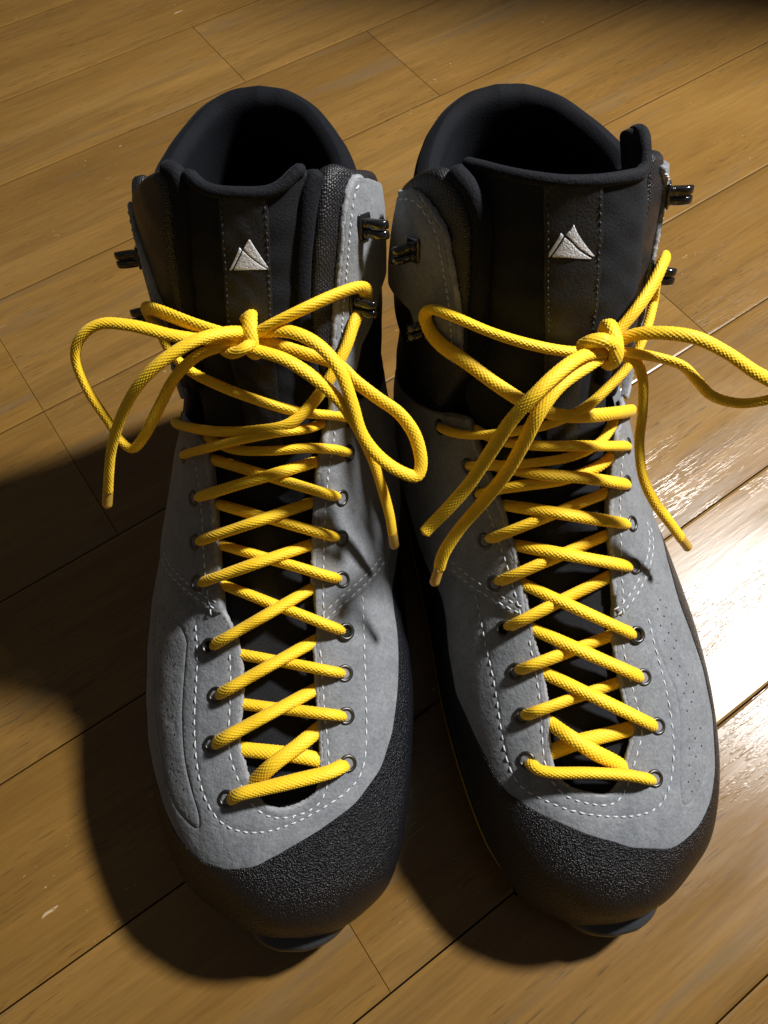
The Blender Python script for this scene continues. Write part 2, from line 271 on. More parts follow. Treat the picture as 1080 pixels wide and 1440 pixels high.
DATA = {'L': {'eye_a': [(0.2468,-0.0904),(0.2923,-0.1127),(0.3318,-0.1007),(0.3735,-0.1213),(0.4325,-0.1602),(0.4721,-0.1731),(0.5159,-0.1853),(0.5615,-0.238),(0.6023,-0.3433)],'eye_b': [(0.2771,0.1223),(0.3153,0.1126),(0.3502,0.1106),(0.3863,0.1194),(0.4334,0.127),(0.4727,0.1332),(0.5133,0.1391),(0.5614,0.1652),(0.6035,0.1806)],'throat': [(0.61,-0.3587),(0.584,-0.1845),(0.5586,-0.1505),(0.5058,-0.1362),(0.4633,-0.1237),(0.4327,-0.1122),(0.4033,-0.1041),(0.3767,-0.0693),(0.3489,-0.0552),(0.3252,-0.0517),(0.2987,-0.0599),(0.2822,-0.0566),(0.2553,-0.0412),(0.2397,-0.0233),(0.2347,-0.003),(0.2372,0.0166),(0.2474,0.0559),(0.2603,0.0674),(0.2891,0.0643),(0.3252,0.0569),(0.3739,0.0553),(0.4262,0.0693),(0.4543,0.0766),(0.4961,0.0847),(0.5415,0.0976),(0.5924,0.1292),(0.6213,0.1555)],'rand': [(0.4324,-0.4513),(0.4015,-0.4436),(0.3179,-0.44),(0.2639,-0.3566),(0.2214,-0.3046),(0.1918,-0.211),(0.1788,-0.1255),(0.1818,-0.0496),(0.2029,0.0128),(0.2203,0.0719),(0.2441,0.152),(0.282,0.238),(0.3183,0.2745),(0.3525,0.2893),(0.4005,0.307),(0.4447,0.3081)],'seam_a': [(0.3981,-0.1003),(0.4138,-0.165),(0.4382,-0.2421),(0.4719,-0.3474)],'seam_b': [(0.3813,0.0596),(0.3953,0.0956),(0.4114,0.1429),(0.439,0.2245),(0.4636,0.2893)],'st_outer': [(0.4195,0.1847),(0.3782,0.1692),(0.3405,0.1679),(0.3038,0.1745),(0.2729,0.1731),(0.2547,0.1356),(0.2365,0.0681),(0.2241,0.0171),(0.2171,-0.0109),(0.2155,-0.0556),(0.2231,-0.113),(0.2423,-0.1503),(0.2652,-0.164),(0.2938,-0.1647),(0.3395,-0.1571),(0.3703,-0.1586),(0.4006,-0.1708)],'st_throat': [(0.3623,-0.0801),(0.3301,-0.0715),(0.2916,-0.0784),(0.2756,-0.0741),(0.2579,-0.0603),(0.2386,-0.0387),(0.2285,-0.0101),(0.2298,0.0169),(0.2388,0.0615),(0.2558,0.0805),(0.2825,0.0797),(0.3109,0.0691),(0.3444,0.0649),(0.3741,0.0648)],'st_qa': [(0.4043,-0.1255),(0.4345,-0.1417),(0.4685,-0.152),(0.5074,-0.1632),(0.5481,-0.1801),(0.5807,-0.2349)],'st_qb': [(0.3897,0.0759),(0.4268,0.087),(0.455,0.0948),(0.4968,0.1018),(0.542,0.1154),(0.5879,0.142)],'panel': [(0.3891,-0.1897),(0.3643,-0.195),(0.3461,-0.1966),(0.305,-0.2031),(0.2764,-0.203),(0.2537,-0.1922),(0.2334,-0.1819),(0.2213,-0.1954),(0.2305,-0.233),(0.2477,-0.2786),(0.2763,-0.3018),(0.3234,-0.3173),(0.3774,-0.3323),(0.4161,-0.3434),(0.4297,-0.3117)],'ear_b': [(0.609,0.1272),(0.6779,0.1473),(0.7584,0.1795),(0.8237,0.2036),(0.8719,0.2239),(0.8955,0.2525),(0.9059,0.2872),(0.9027,0.325),(0.8849,0.3409),(0.8675,0.3441),(0.8453,0.3347),(0.8131,0.2941),(0.7865,0.2623),(0.7528,0.2477),(0.7133,0.2199),(0.6761,0.1808),(0.6346,0.1554)],'ear_a': [(0.6332,-0.2156),(0.6836,-0.2475),(0.7593,-0.2408),(0.7943,-0.2798),(0.8303,-0.3227),(0.8533,-0.3819),(0.8726,-0.405)],'pad_b': [(0.6512,0.1235),(0.7192,0.1205),(0.7807,0.1262),(0.845,0.1424),(0.8832,0.1623),(0.9057,0.1865),(0.9184,0.2171),(0.9227,0.2667),(0.9115,0.3131)],'pad_a': [(0.6489,-0.2058),(0.6966,-0.1757),(0.7582,-0.1712),(0.8158,-0.1735),(0.8681,-0.166),(0.9004,-0.1662),(0.9196,-0.1799),(0.9202,-0.2258),(0.9041,-0.2982),(0.8803,-0.3896)],'tongue_top': [(0.918,-0.1759),(0.9255,-0.1401),(0.9154,-0.1009),(0.9098,-0.0622),(0.9085,0.0011),(0.9086,0.0555),(0.9136,0.0941),(0.9239,0.1335),(0.928,0.1642),(0.9138,0.1896)],'strip': [(0.9089,-0.0469),(0.845,-0.049),(0.7589,-0.0534),(0.675,-0.0587),(0.9087,0.0534),(0.845,0.0468),(0.7591,0.0398),(0.6752,0.0278)],'emblem': [[(0.8588,0.0072),(0.8215,0.0398),(0.821,0.0375),(0.8463,-0.0037)],[(0.8441,-0.0049),(0.8197,0.0366),(0.8195,0.0036),(0.8189,-0.0267)],[(0.8478,-0.0103),(0.845,-0.0067),(0.8188,-0.0305),(0.8187,-0.0358)]],'hook_a': [(0.8147,-0.3741),(0.7484,-0.3121)],'hook_b': [(0.8601,0.2853),(0.7663,0.2345)],'knot': [(1.8,180.0,180.2)],'lace': [('bar',[(-12.3,55.1,67.1),(-10.7,54.7,71.8),(-7.3,55.4,75.5),(0.6,56.9,77.4),(13.5,59.7,78.4),(24.2,62.5,77.8),(28.2,64.7,75.5),(29.5,66.7,69.8)]),('inner',[(-13.9,73.1,73.1),(-8.8,71.6,74.0),(2.0,70.1,75.3),(12.7,68.9,74.8),(20.5,67.7,72.5),(24.7,67.2,71.0)]),('inner',[(-9.0,55.0,67.5),(-5.2,58.7,70.0),(4.0,65.1,78.8),(13.0,71.9,79.0),(19.1,77.7,76.1),(22.5,80.4,76.0)]),('over',[(-18.9,74.2,72.5),(-17.2,73.7,77.2),(-12.9,74.8,81.4),(-6.3,77.8,83.5),(1.4,81.5,85.3),(11.0,87.3,83.7),(19.1,92.7,80.8),(21.4,94.3,80.3)]),('under',[(28.3,83.5,76.0),(27.7,82.6,80.2),(24.3,82.2,83.9),(17.8,82.9,84.0),(9.9,84.3,81.8),(-0.4,85.7,81.0),(-9.4,87.3,78.7),(-11.9,87.8,77.8)]),('over',[(-17.8,91.2,79.1),(-16.2,90.4,83.6),(-12.0,91.3,87.7),(-5.7,94.3,89.9),(1.6,97.9,91.9),(10.8,103.8,90.6),(18.5,109.4,87.9),(20.6,111.1,87.5)]),('under',[(27.6,98.5,81.6),(27.1,97.4,85.8),(23.7,97.0,89.6),(17.1,98.2,90.0),(9.1,100.2,88.3),(-1.2,102.3,87.7),(-10.3,104.6,85.4),(-12.9,105.4,84.5)]),('over',[(-20.5,108.8,84.7),(-18.7,107.7,89.6),(-14.2,108.3,94.4),(-7.4,111.2,97.5),(0.5,114.7,100.6),(10.1,121.1,100.0),(18.2,127.5,97.2),(20.4,129.5,96.4)]),('under',[(27.6,113.6,87.5),(26.9,112.5,91.9),(22.8,112.6,96.6),(15.2,115.1,98.5),(5.8,118.9,98.1),(-6.4,123.7,98.5),(-17.7,129.4,94.8),(-21.1,131.5,92.8)]),('over',[(-26.3,132.3,90.6),(-23.9,130.0,96.9),(-18.4,128.8,103.4),(-10.4,129.7,107.8),(-1.5,131.4,111.4),(9.2,136.0,110.4),(18.1,141.6,106.1),(20.5,143.4,104.8)]),('under',[(25.9,131.6,95.6),(25.3,129.9,100.4),(21.3,129.0,105.7),(13.8,130.5,108.1),(4.6,133.4,107.9),(-7.5,137.4,107.4),(-19.1,143.3,101.8),(-22.7,145.7,98.9)]),('over',[(-27.5,147.4,96.4),(-24.8,144.2,103.9),(-18.8,142.1,111.7),(-10.4,142.3,117.1),(-1.2,143.4,121.4),(9.7,148.1,120.8),(18.6,154.3,116.1),(21.1,156.4,114.5)]),('under',[(25.6,145.5,103.4),(25.0,143.3,108.7),(21.0,141.8,114.6),(13.5,142.7,117.7),(4.3,145.5,117.9),(-8.1,149.7,117.1),(-20.3,156.8,109.8),(-24.2,159.9,105.9)]),('over',[(-27.9,162.7,104.5),(-24.7,158.1,113.5),(-18.1,154.6,122.7),(-9.2,153.8,129.1),(0.4,154.3,133.6),(11.6,158.9,132.6),(20.8,165.9,126.7),(23.3,168.4,124.6)]),('under',[(25.7,158.2,112.8),(25.1,155.5,118.4),(21.1,153.4,125.1),(13.5,153.9,129.1),(4.2,156.7,130.0),(-8.3,161.2,129.5),(-21.1,170.1,120.9),(-25.6,174.7,115.4)]),('over',[(-37.6,185.6,98.1),(-31.4,174.1,118.0),(-21.7,167.1,132.4),(-7.8,163.4,143.9),(7.6,164.3,148.1),(16.9,168.4,144.0),(21.7,175.2,137.4),(23.6,178.4,135.9)]),('under',[(30.1,172.8,120.7),(30.0,168.8,127.7),(26.5,165.9,134.3),(16.7,163.4,139.2),(4.1,162.3,139.1),(-9.4,165.2,135.3),(-20.5,174.5,127.6),(-27.4,182.0,118.8)]),('over',[(-38.1,203.4,97.1),(-41.7,200.2,100.9),(-28.4,177.7,130.9),(-13.3,167.7,143.2),(0.1,165.1,147.6),(11.4,166.3,149.8),(20.0,172.6,154.0),(27.0,180.0,160.6),(31.9,188.1,165.7),(34.3,194.7,168.8),(36.2,199.4,169.5),(37.9,202.2,171.4),(38.3,202.3,176.4),(36.3,199.7,180.9),(30.7,194.2,184.5),(19.8,186.3,186.0),(9.5,182.3,183.3),(3.1,180.9,179.8)]),('under',[(30.4,184.0,127.6),(30.4,179.0,135.6),(26.7,174.8,143.0),(15.0,170.7,151.1),(0.9,171.8,156.8),(-11.0,175.2,159.9),(-22.0,180.5,162.0),(-28.8,187.3,164.1),(-32.7,194.3,165.6),(-37.1,201.2,163.8),(-37.7,201.4,167.3),(-33.3,195.4,175.5),(-27.4,190.1,179.4),(-17.1,184.1,181.1),(-7.8,181.1,180.2),(-0.1,180.1,178.3)])],'loops': [[(0.5,182.9,176.0),(-8.1,180.1,178.0),(-21.4,179.9,180.0),(-37.9,184.5,180.0),(-48.1,186.5,178.0),(-55.1,184.6,174.0),(-58.4,181.1,168.0),(-56.3,174.5,158.0),(-51.7,169.0,148.0),(-47.8,164.0,142.0),(-44.2,162.0,141.0),(-39.5,164.2,145.0),(-32.1,170.7,155.0),(-25.0,175.2,165.0),(-15.1,177.5,174.0),(-4.7,178.9,177.0),(0.6,181.1,176.0)],[(1.6,184.1,176.0),(6.7,182.7,179.0),(15.2,179.9,182.0),(23.1,176.2,181.0),(29.8,170.8,176.0),(34.1,164.1,166.0),(37.4,158.0,156.0),(43.3,154.0,148.0),(50.6,151.3,143.0),(55.8,151.0,141.0),(57.3,153.8,143.0),(55.2,161.3,150.0),(49.8,166.5,156.0),(42.1,169.7,161.0),(35.0,173.4,165.0),(29.2,177.1,169.0),(20.0,178.8,172.0),(9.7,181.0,174.0),(2.2,182.5,175.0)]],'ends': [[(1.3,183.0,178.0),(-3.7,179.1,183.0),(-12.2,174.0,186.0),(-23.3,168.4,183.0),(-32.5,164.1,176.0),(-41.0,160.2,164.0),(-47.1,155.4,152.0),(-50.1,151.0,143.0),(-52.1,147.9,136.0)],[(-0.3,178.2,176.0),(4.1,175.7,178.0),(12.9,172.3,178.0),(21.8,168.4,174.0),(29.2,165.1,167.0),(35.0,161.2,158.0),(39.6,157.5,146.0),(43.5,153.0,131.0),(46.6,147.8,117.0),(47.7,144.4,109.0)]],'lump': [(-6.9,179.3,174.0),(-3.1,174.9,178.0),(0.6,175.3,180.0),(2.4,180.1,178.0)]},'R': {'eye_a': [(0.2848,0.1616),(0.3196,0.1425),(0.3564,0.1352),(0.3949,0.1488),(0.438,0.1632),(0.4798,0.1735),(0.526,0.1764),(0.5579,0.1976),(0.6078,0.273)],'eye_b': [(0.2428,-0.0602),(0.2854,-0.083),(0.3269,-0.0728),(0.3631,-0.0823),(0.4243,-0.1176),(0.4655,-0.1398),(0.5067,-0.1509),(0.5462,-0.1847),(0.583,-0.2661)],'throat': [(0.6136,0.2094),(0.5678,0.1797),(0.5343,0.154),(0.5027,0.1353),(0.4693,0.1227),(0.4478,0.1139),(0.4202,0.1048),(0.3922,0.0959),(0.3585,0.0841),(0.3219,0.0836),(0.2918,0.1017),(0.269,0.1103),(0.2519,0.0884),(0.2415,0.0468),(0.2358,0.0121),(0.2428,-0.001),(0.2537,-0.0099),(0.2738,-0.0263),(0.2861,-0.0427),(0.3066,-0.0304),(0.3404,-0.0345),(0.3698,-0.0431),(0.3997,-0.0627),(0.4275,-0.0728),(0.4788,-0.0925),(0.5262,-0.1226),(0.5688,-0.1541),(0.5985,-0.2661)],'rand': [(0.4482,0.3363),(0.4166,0.3454),(0.3638,0.3538),(0.3201,0.3156),(0.2709,0.2645),(0.2406,0.1798),(0.2104,0.0774),(0.1825,-0.004),(0.1685,-0.1096),(0.1883,-0.1991),(0.2226,-0.2959),(0.257,-0.3222),(0.2992,-0.3295),(0.3459,-0.3055),(0.3923,-0.2655),(0.4405,-0.2867)],'seam_a': [(0.3938,0.0987),(0.4153,0.1643),(0.4418,0.2353),(0.47,0.2997)],'seam_b': [(0.3785,-0.0537),(0.3842,-0.0819),(0.3986,-0.1262),(0.4182,-0.1694),(0.4435,-0.2188),(0.4685,-0.2326)],'st_outer': [(0.4872,0.2269),(0.4403,0.2251),(0.399,0.2105),(0.3537,0.1982),(0.313,0.2151),(0.2873,0.2265),(0.2661,0.2102),(0.2512,0.1609),(0.2338,0.1005),(0.2214,0.0361),(0.2137,-0.0084),(0.2149,-0.0596),(0.2284,-0.0959),(0.2539,-0.1207),(0.2842,-0.1287),(0.3197,-0.1253),(0.3533,-0.1266),(0.382,-0.1311)],'st_throat': [(0.3759,0.0979),(0.3423,0.0929),(0.308,0.1049),(0.2832,0.121),(0.2654,0.1226),(0.2459,0.0986),(0.2343,0.0515),(0.228,0.011),(0.2356,-0.0048),(0.2535,-0.0208),(0.2724,-0.0403),(0.284,-0.0534),(0.3096,-0.0489),(0.3397,-0.0487),(0.3637,-0.0564)],'st_qa': [(0.3957,0.1093),(0.4294,0.1253),(0.4651,0.141),(0.4984,0.1569),(0.53,0.1791),(0.562,0.2007)],'st_qb': [(0.385,-0.0696),(0.4168,-0.0854),(0.4503,-0.1008),(0.4781,-0.1122),(0.5255,-0.144),(0.5598,-0.1726)],'panel': [(0.4013,-0.1605),(0.362,-0.1305),(0.3338,-0.1372),(0.3119,-0.1568),(0.2884,-0.1584),(0.2627,-0.1417),(0.2305,-0.1318),(0.2116,-0.141),(0.2206,-0.191),(0.2395,-0.2523),(0.2665,-0.2701),(0.3032,-0.2573),(0.3469,-0.2341),(0.3881,-0.2149),(0.4117,-0.2025)],'ear_a': [(0.6987,0.2179),(0.7316,0.2123),(0.7719,0.2171),(0.8095,0.2299),(0.8449,0.2448),(0.8716,0.2596),(0.8877,0.2959),(0.9008,0.3584),(0.8913,0.4506),(0.8533,0.4413),(0.8165,0.4775),(0.7819,0.5106),(0.775,0.4292),(0.7626,0.3642),(0.7443,0.35),(0.7219,0.2998),(0.6987,0.2464)],'ear_b': [(0.6051,-0.1617),(0.6448,-0.2276),(0.722,-0.2661),(0.7799,-0.2816),(0.8224,-0.297),(0.8494,-0.3201),(0.8726,-0.3356),(0.8991,-0.2654)],'pad_a': [(0.6788,0.2039),(0.7298,0.1991),(0.78,0.2008),(0.8358,0.1975),(0.8762,0.1988),(0.8994,0.2224),(0.9138,0.2578),(0.9231,0.3061),(0.922,0.363),(0.9108,0.4141)],'pad_b': [(0.6313,-0.1221),(0.7071,-0.1144),(0.7661,-0.1157),(0.8084,-0.1314),(0.8381,-0.1524),(0.8606,-0.1706),(0.89,-0.1951),(0.9136,-0.2072),(0.9205,-0.2329),(0.9098,-0.2738)],'tongue_top': [(0.9154,0.3033),(0.9298,0.2876),(0.929,0.2041),(0.9255,0.0932),(0.919,-0.0008),(0.9145,-0.0855),(0.9108,-0.1634),(0.922,-0.185),(0.934,-0.2),(0.94,-0.235),(0.933,-0.3),(0.927,-0.36),(0.9,-0.36)],'strip': [(0.9219,0.0572),(0.8609,0.0461),(0.7966,0.0444),(0.7246,0.0367),(0.9159,-0.0462),(0.8508,-0.0478),(0.7852,-0.0459),(0.7125,-0.0458)],'emblem': [[(0.8738,0.0012),(0.833,-0.033),(0.8324,-0.0301),(0.8633,0.0124)],[(0.8605,0.0135),(0.8298,-0.0288),(0.8343,0.0017),(0.8379,0.0336)],[(0.8661,0.0197),(0.8627,0.0154),(0.8381,0.0371),(0.8386,0.0427)]],'hook_a': [(0.847,0.3431),(0.7541,0.2939)],'hook_b': [(0.8649,-0.3201),(0.7722,-0.2816)],'knot': [(-8.9,177.4,171.9)],'lace': [('bar',[(34.7,68.7,68.4),(35.1,67.3,72.6),(34.1,65.0,75.2),(30.2,62.8,76.8),(16.6,59.3,78.2),(3.7,55.9,76.8),(-3.1,53.7,74.0),(-7.6,53.3,67.3)]),('inner',[(30.9,69.4,70.0),(26.8,70.3,72.2),(17.3,71.2,75.3),(6.4,71.3,75.7),(-5.7,71.7,74.3),(-10.2,72.0,73.3)]),('inner',[(27.5,83.2,75.9),(24.7,80.0,76.3),(20.5,73.3,80.4),(13.1,66.1,79.0),(4.3,60.7,73.4),(-0.5,56.7,69.0)]),('under',[(32.3,85.1,75.2),(32.4,84.4,79.4),(29.7,84.1,83.3),(23.4,84.7,83.9),(15.3,85.9,82.2),(5.2,87.1,81.5),(-4.2,88.4,79.6),(-6.9,89.0,78.9)]),('over',[(-14.3,71.4,72.6),(-11.8,71.3,77.3),(-7.0,73.4,81.6),(-0.5,77.9,83.7),(7.1,83.2,86.0),(15.7,90.9,84.9),(22.8,98.0,82.2),(24.7,100.1,81.8)]),('under',[(30.8,100.9,81.2),(31.0,100.0,85.4),(28.2,99.6,89.4),(21.7,100.3,90.3),(13.3,101.8,88.8),(2.5,103.4,88.3),(-7.2,105.3,86.2),(-10.1,106.0,85.3)]),('over',[(-13.4,89.1,79.3),(-10.9,88.8,83.9),(-6.1,90.5,88.1),(0.5,94.6,90.3),(8.2,99.5,92.7),(16.9,107.0,91.6),(23.9,114.1,88.6),(25.8,116.2,87.9)]),('under',[(31.1,116.9,86.5),(31.3,115.8,91.0),(28.1,115.4,95.9),(20.8,116.7,98.1),(11.4,119.2,98.0),(-0.8,122.1,98.4),(-12.6,125.9,95.4),(-16.4,127.4,93.7)]),('over',[(-14.4,104.5,85.0),(-11.9,103.8,89.8),(-6.9,105.3,94.4),(-0.2,109.2,97.2),(7.5,113.9,100.1),(16.1,121.5,99.3),(22.7,129.1,95.9),(24.4,131.4,94.9)]),('under',[(30.5,133.7,92.2),(30.8,132.1,97.1),(27.7,130.9,103.0),(20.5,131.4,106.3),(11.2,133.1,107.0),(-1.2,135.6,107.5),(-13.9,139.6,103.1),(-18.1,141.5,100.5)]),('over',[(-19.6,128.4,93.8),(-16.3,126.7,99.8),(-10.1,126.4,105.5),(-1.9,128.3,108.8),(7.0,131.0,111.3),(16.6,136.7,108.8),(23.9,143.3,102.9),(25.9,145.3,101.1)]),('under',[(30.6,149.1,99.4),(30.9,146.9,104.9),(27.7,144.9,111.6),(20.3,144.6,116.0),(10.5,145.9,117.5),(-2.9,148.3,117.8),(-17.8,154.0,110.2),(-23.6,157.3,104.9)]),('over',[(-22.8,143.8,99.5),(-18.6,141.0,107.1),(-11.3,139.7,114.4),(-2.2,140.9,118.7),(7.4,143.3,121.5),(17.5,149.3,118.5),(25.1,156.7,111.3),(27.1,159.0,109.0)]),('under',[(31.5,164.0,109.3),(32.2,161.0,115.5),(28.4,158.0,122.6),(19.0,155.3,126.8),(6.2,153.8,128.1),(-9.7,157.7,125.0),(-19.1,164.3,119.6),(-26.0,170.6,113.6)]),('over',[(-26.7,158.5,104.6),(-20.7,153.3,115.8),(-13.9,151.3,123.1),(-0.7,151.7,130.7),(12.1,154.7,132.5),(20.4,160.5,129.0),(27.7,169.5,121.9),(29.8,173.3,120.2)]),('under',[(33.4,174.4,114.6),(34.3,170.6,121.1),(29.8,165.1,128.4),(16.2,159.7,134.3),(3.3,158.7,135.1),(-9.7,163.1,132.4),(-21.5,174.2,126.2),(-31.4,188.6,112.5)]),('over',[(-36.9,178.8,97.4),(-23.4,165.0,123.7),(-14.7,160.7,133.3),(1.7,159.5,141.0),(14.0,162.1,141.3),(23.0,168.9,136.3),(28.7,178.7,129.0),(30.5,183.1,127.0)]),('under',[(38.9,196.0,111.7),(40.5,190.0,119.7),(38.5,182.7,126.9),(32.8,175.7,134.0),(22.6,169.0,142.9),(11.3,166.1,147.9),(-1.1,167.2,152.0),(-11.0,171.7,155.3),(-20.2,177.6,158.3),(-27.2,185.4,162.4),(-37.3,200.5,160.6),(-36.7,203.2,169.0),(-37.7,205.3,173.8),(-39.9,207.4,174.6),(-33.7,199.3,180.8),(-27.7,192.3,180.1),(-19.6,184.8,178.3),(-11.6,179.6,174.0)]),('over',[(-32.7,186.6,110.7),(-36.8,186.1,112.4),(-18.6,170.2,139.9),(-5.4,165.9,148.5),(6.7,166.5,151.5),(16.1,170.7,153.8),(26.9,178.9,158.3),(37.0,189.4,162.4),(42.2,196.6,162.4),(44.4,202.0,162.6),(45.7,205.3,164.7),(46.3,205.6,168.9),(45.1,202.0,175.4),(39.4,194.8,178.1),(29.7,186.4,177.9),(19.6,180.0,177.2),(8.4,176.3,175.0),(-4.6,175.8,171.0)])],'loops': [[(-7.9,173.6,176.0),(-12.3,173.4,180.0),(-18.1,170.1,184.0),(-28.1,164.4,186.0),(-38.2,159.5,182.0),(-47.3,153.7,177.0),(-55.7,150.0,172.0),(-57.5,147.8,169.0),(-54.2,148.2,167.0),(-46.0,150.1,165.0),(-36.9,153.9,167.0),(-32.8,158.7,170.0),(-28.7,163.1,173.0),(-20.9,166.8,175.0),(-12.1,170.0,176.0),(-7.4,172.2,176.0)],[(-3.4,170.6,178.0),(6.1,167.2,183.0),(15.7,161.4,186.0),(24.8,156.3,184.0),(32.2,153.6,176.0),(38.4,150.7,164.0),(45.2,147.2,152.0),(52.6,144.3,143.0),(58.8,142.4,136.0),(61.3,141.2,134.0)]],'ends': [[(-3.9,170.7,176.0),(4.5,165.8,179.0),(16.3,159.3,180.0),(23.3,154.2,176.0),(28.3,149.9,166.0),(33.1,146.9,155.0),(40.2,144.3,143.0),(48.6,141.2,131.0),(54.4,137.5,122.0),(56.6,134.5,116.0)],[(-10.1,171.5,174.0),(-15.0,169.9,172.0),(-17.1,165.2,168.0),(-18.0,159.1,158.0),(-17.3,151.9,147.0),(-18.3,144.0,138.0),(-23.4,138.2,128.0),(-29.2,133.7,120.0),(-36.3,129.0,110.0)]],'lump': [(4.7,172.8,180.0),(2.2,171.2,184.0),(-1.0,170.2,185.0),(-5.0,170.1,182.0)]}}

# ---------------------------------------------------------------- boot surface: a loft from toe (u=0) to collar (u=1), v=0 ridge, v=+-1 sole and heel line
# section table: By,Bz, Ty,Tz, w, xB, xT, k, n   (mm, toe tip y=0, +x medial)
SEC=np.array([
[ 9, 20,   9, 33,  4,  8, 8, 1.0,.85],
[11, 13,  13.5, 46, 17,  8, 8, 1.2,.85],
[17, 10,  22, 56, 29,  7, 8, 1.4,.82],
[28,  8,  34, 63.5,41, 5, 7, 1.4,.77],
[50,  8,  56, 71, 49.3,  1, 6, 1.25,.75],
[80,  8,  82, 80, 54, -2, 5, 1.2,.74],
[110, 8, 108, 91, 56.5, -5, 5, 1.45,.82],
[145,10, 131,105, 56.5,-7, 4, 1.95,.93],
[185,11, 150,121, 54, -6, 4, 2.0,.96],
[230,12, 164,138, 50, -3, 4, 1.65,.94],
[274,15, 174,152, 45,  0, 4, 1.3,.90],
[290,45, 182,165, 43,  0, 4, 1.0,.85],
[290,85, 189,178, 43,  0, 4, 1.0,.86],
[286,125,196,191, 43,  0, 4, 1.0,.88],
[283,160,203,205, 42,  0, 4, 1.0,.88],
[284,196,211,221, 37.5,  1, 4, 1.0,.90],
[286,230,219,238, 35,  1, 4, 1.0,.90],
],float)
NS=len(SEC)
SEC_R=SEC.copy(); SEC_L=SEC.copy()          # the left one is laced tighter round the ankle
SEC_L[9:,4]*=np.interp(np.arange(9,NS),[9,12,16],[1,.915,.905]); SEC_L[9:,5:7]-=np.interp(np.arange(9,NS),[9,12,16],[0,2.2,2.0])[:,None]
def use(key):
    global SEC
    SEC=SEC_L if key=='L' else SEC_R
def catmull(tab,u):
    u=np.clip(np.asarray(u,float),0,1)*(len(tab)-1)
    i=np.clip(np.floor(u).astype(int),0,len(tab)-2); f=(u-i)[...,None]
    g=lambda j: tab[np.clip(j,0,len(tab)-1)]
    p0,p1,p2,p3=g(i-1),g(i),g(i+1),g(i+2)
    return .5*((2*p1)+(-p0+p2)*f+(2*p0-5*p1+4*p2-p3)*f**2+(-p0+3*p1-3*p2+p3)*f**3)
def P(u,v):
    """loft point: u toe->collar 0..1, v -1..1, 0 = ridge, +-1 = sole/heel line; +v = +x"""
    u=np.asarray(u,float); v=(np.asarray(v,float)+1)%2-1
    s=catmull(SEC,u)
    th=math.pi*(1-np.abs(v))
    h=np.clip((1-np.cos(th))/2,0,1)**s[...,7]
    x=np.sign(v)*s[...,4]*np.clip(np.abs(np.sin(th)),0,1)**s[...,8]
    xc=s[...,5]*(1-h)+s[...,6]*h
    return np.stack([x+xc, s[...,0]*(1-h)+s[...,2]*h, s[...,1]*(1-h)+s[...,3]*h],-1)
def N(u,v,e=2e-3):
    u=np.asarray(u,float); v=np.asarray(v,float)
    u0=np.clip(u,.004,.996)
    du=P(u0+e,v)-P(u0-e,v)
    dv=P(u0,v+e)-P(u0,v-e)
    n=np.cross(dv,du); 
    return n/np.maximum(np.linalg.norm(n,axis=-1,keepdims=True),1e-9)
BOOT={'L':dict(o=(-44.5,-13.),rot=0.0,m=1),'R':dict(o=(104.5,-5.),rot=12.7,m=-1)}

_v = np.linspace(0, 1, 401); _p = P(np.full(401, .33), _v)
ARC = np.r_[0, np.cumsum(np.linalg.norm(np.diff(_p, axis=0), axis=1))]; AT = ARC[-1]
UA = 400.0
def v2b(v):
    v = np.asarray(v, float); s = np.sign(v); a = np.abs(v)
    return s * np.where(a <= 1, np.interp(np.clip(a, 0, 1), _v, ARC), 2 * AT - np.interp(np.clip(2 - a, 0, 1), _v, ARC))
def b2v(b):
    b = np.asarray(b, float); s = np.sign(b); a = np.abs(b)
    return s * np.where(a <= AT, np.interp(np.clip(a, 0, AT), ARC, _v), 2 - np.interp(np.clip(2 * AT - a, 0, AT), ARC, _v))
def wrap(v): return (np.asarray(v) + 1) % 2 - 1
def surf(ab, h):
    """flat pattern (a,b) in mm + height above the loft -> boot-local mm"""
    ab = np.asarray(ab, float); u = ab[..., 0] / UA; v = wrap(b2v(ab[..., 1]))
    return P(u, v) + N(u, v) * np.asarray(h)[..., None]
def flat(uv):
    uv = np.asarray(uv, float); return np.stack([uv[:, 0] * UA, v2b(uv[:, 1])], -1)
def resample(p, step, closed):
    p = np.asarray(p, float)
    q = np.vstack([p, p[:1]]) if closed else p
    s = np.r_[0, np.cumsum(np.linalg.norm(np.diff(q, axis=0), axis=1))]
    n = max(4, int(round(s[-1] / step)))
    t = np.linspace(0, s[-1], n + 1)
    r = np.stack([np.interp(t, s, q[:, k]) for k in range(q.shape[1])], -1)
    return r[:-1] if closed else r
def chaikin(p, it, closed):
    for _ in range(it):
        if closed:
            q = np.roll(p, -1, 0); p = np.stack([.75 * p + .25 * q, .25 * p + .75 * q], 1).reshape(-1, p.shape[1])
        else:
            q = np.stack([.75 * p[:-1] + .25 * p[1:], .25 * p[:-1] + .75 * p[1:]], 1).reshape(-1, p.shape[1])
            p = np.vstack([p[:1], q, p[-1:]])
    return p
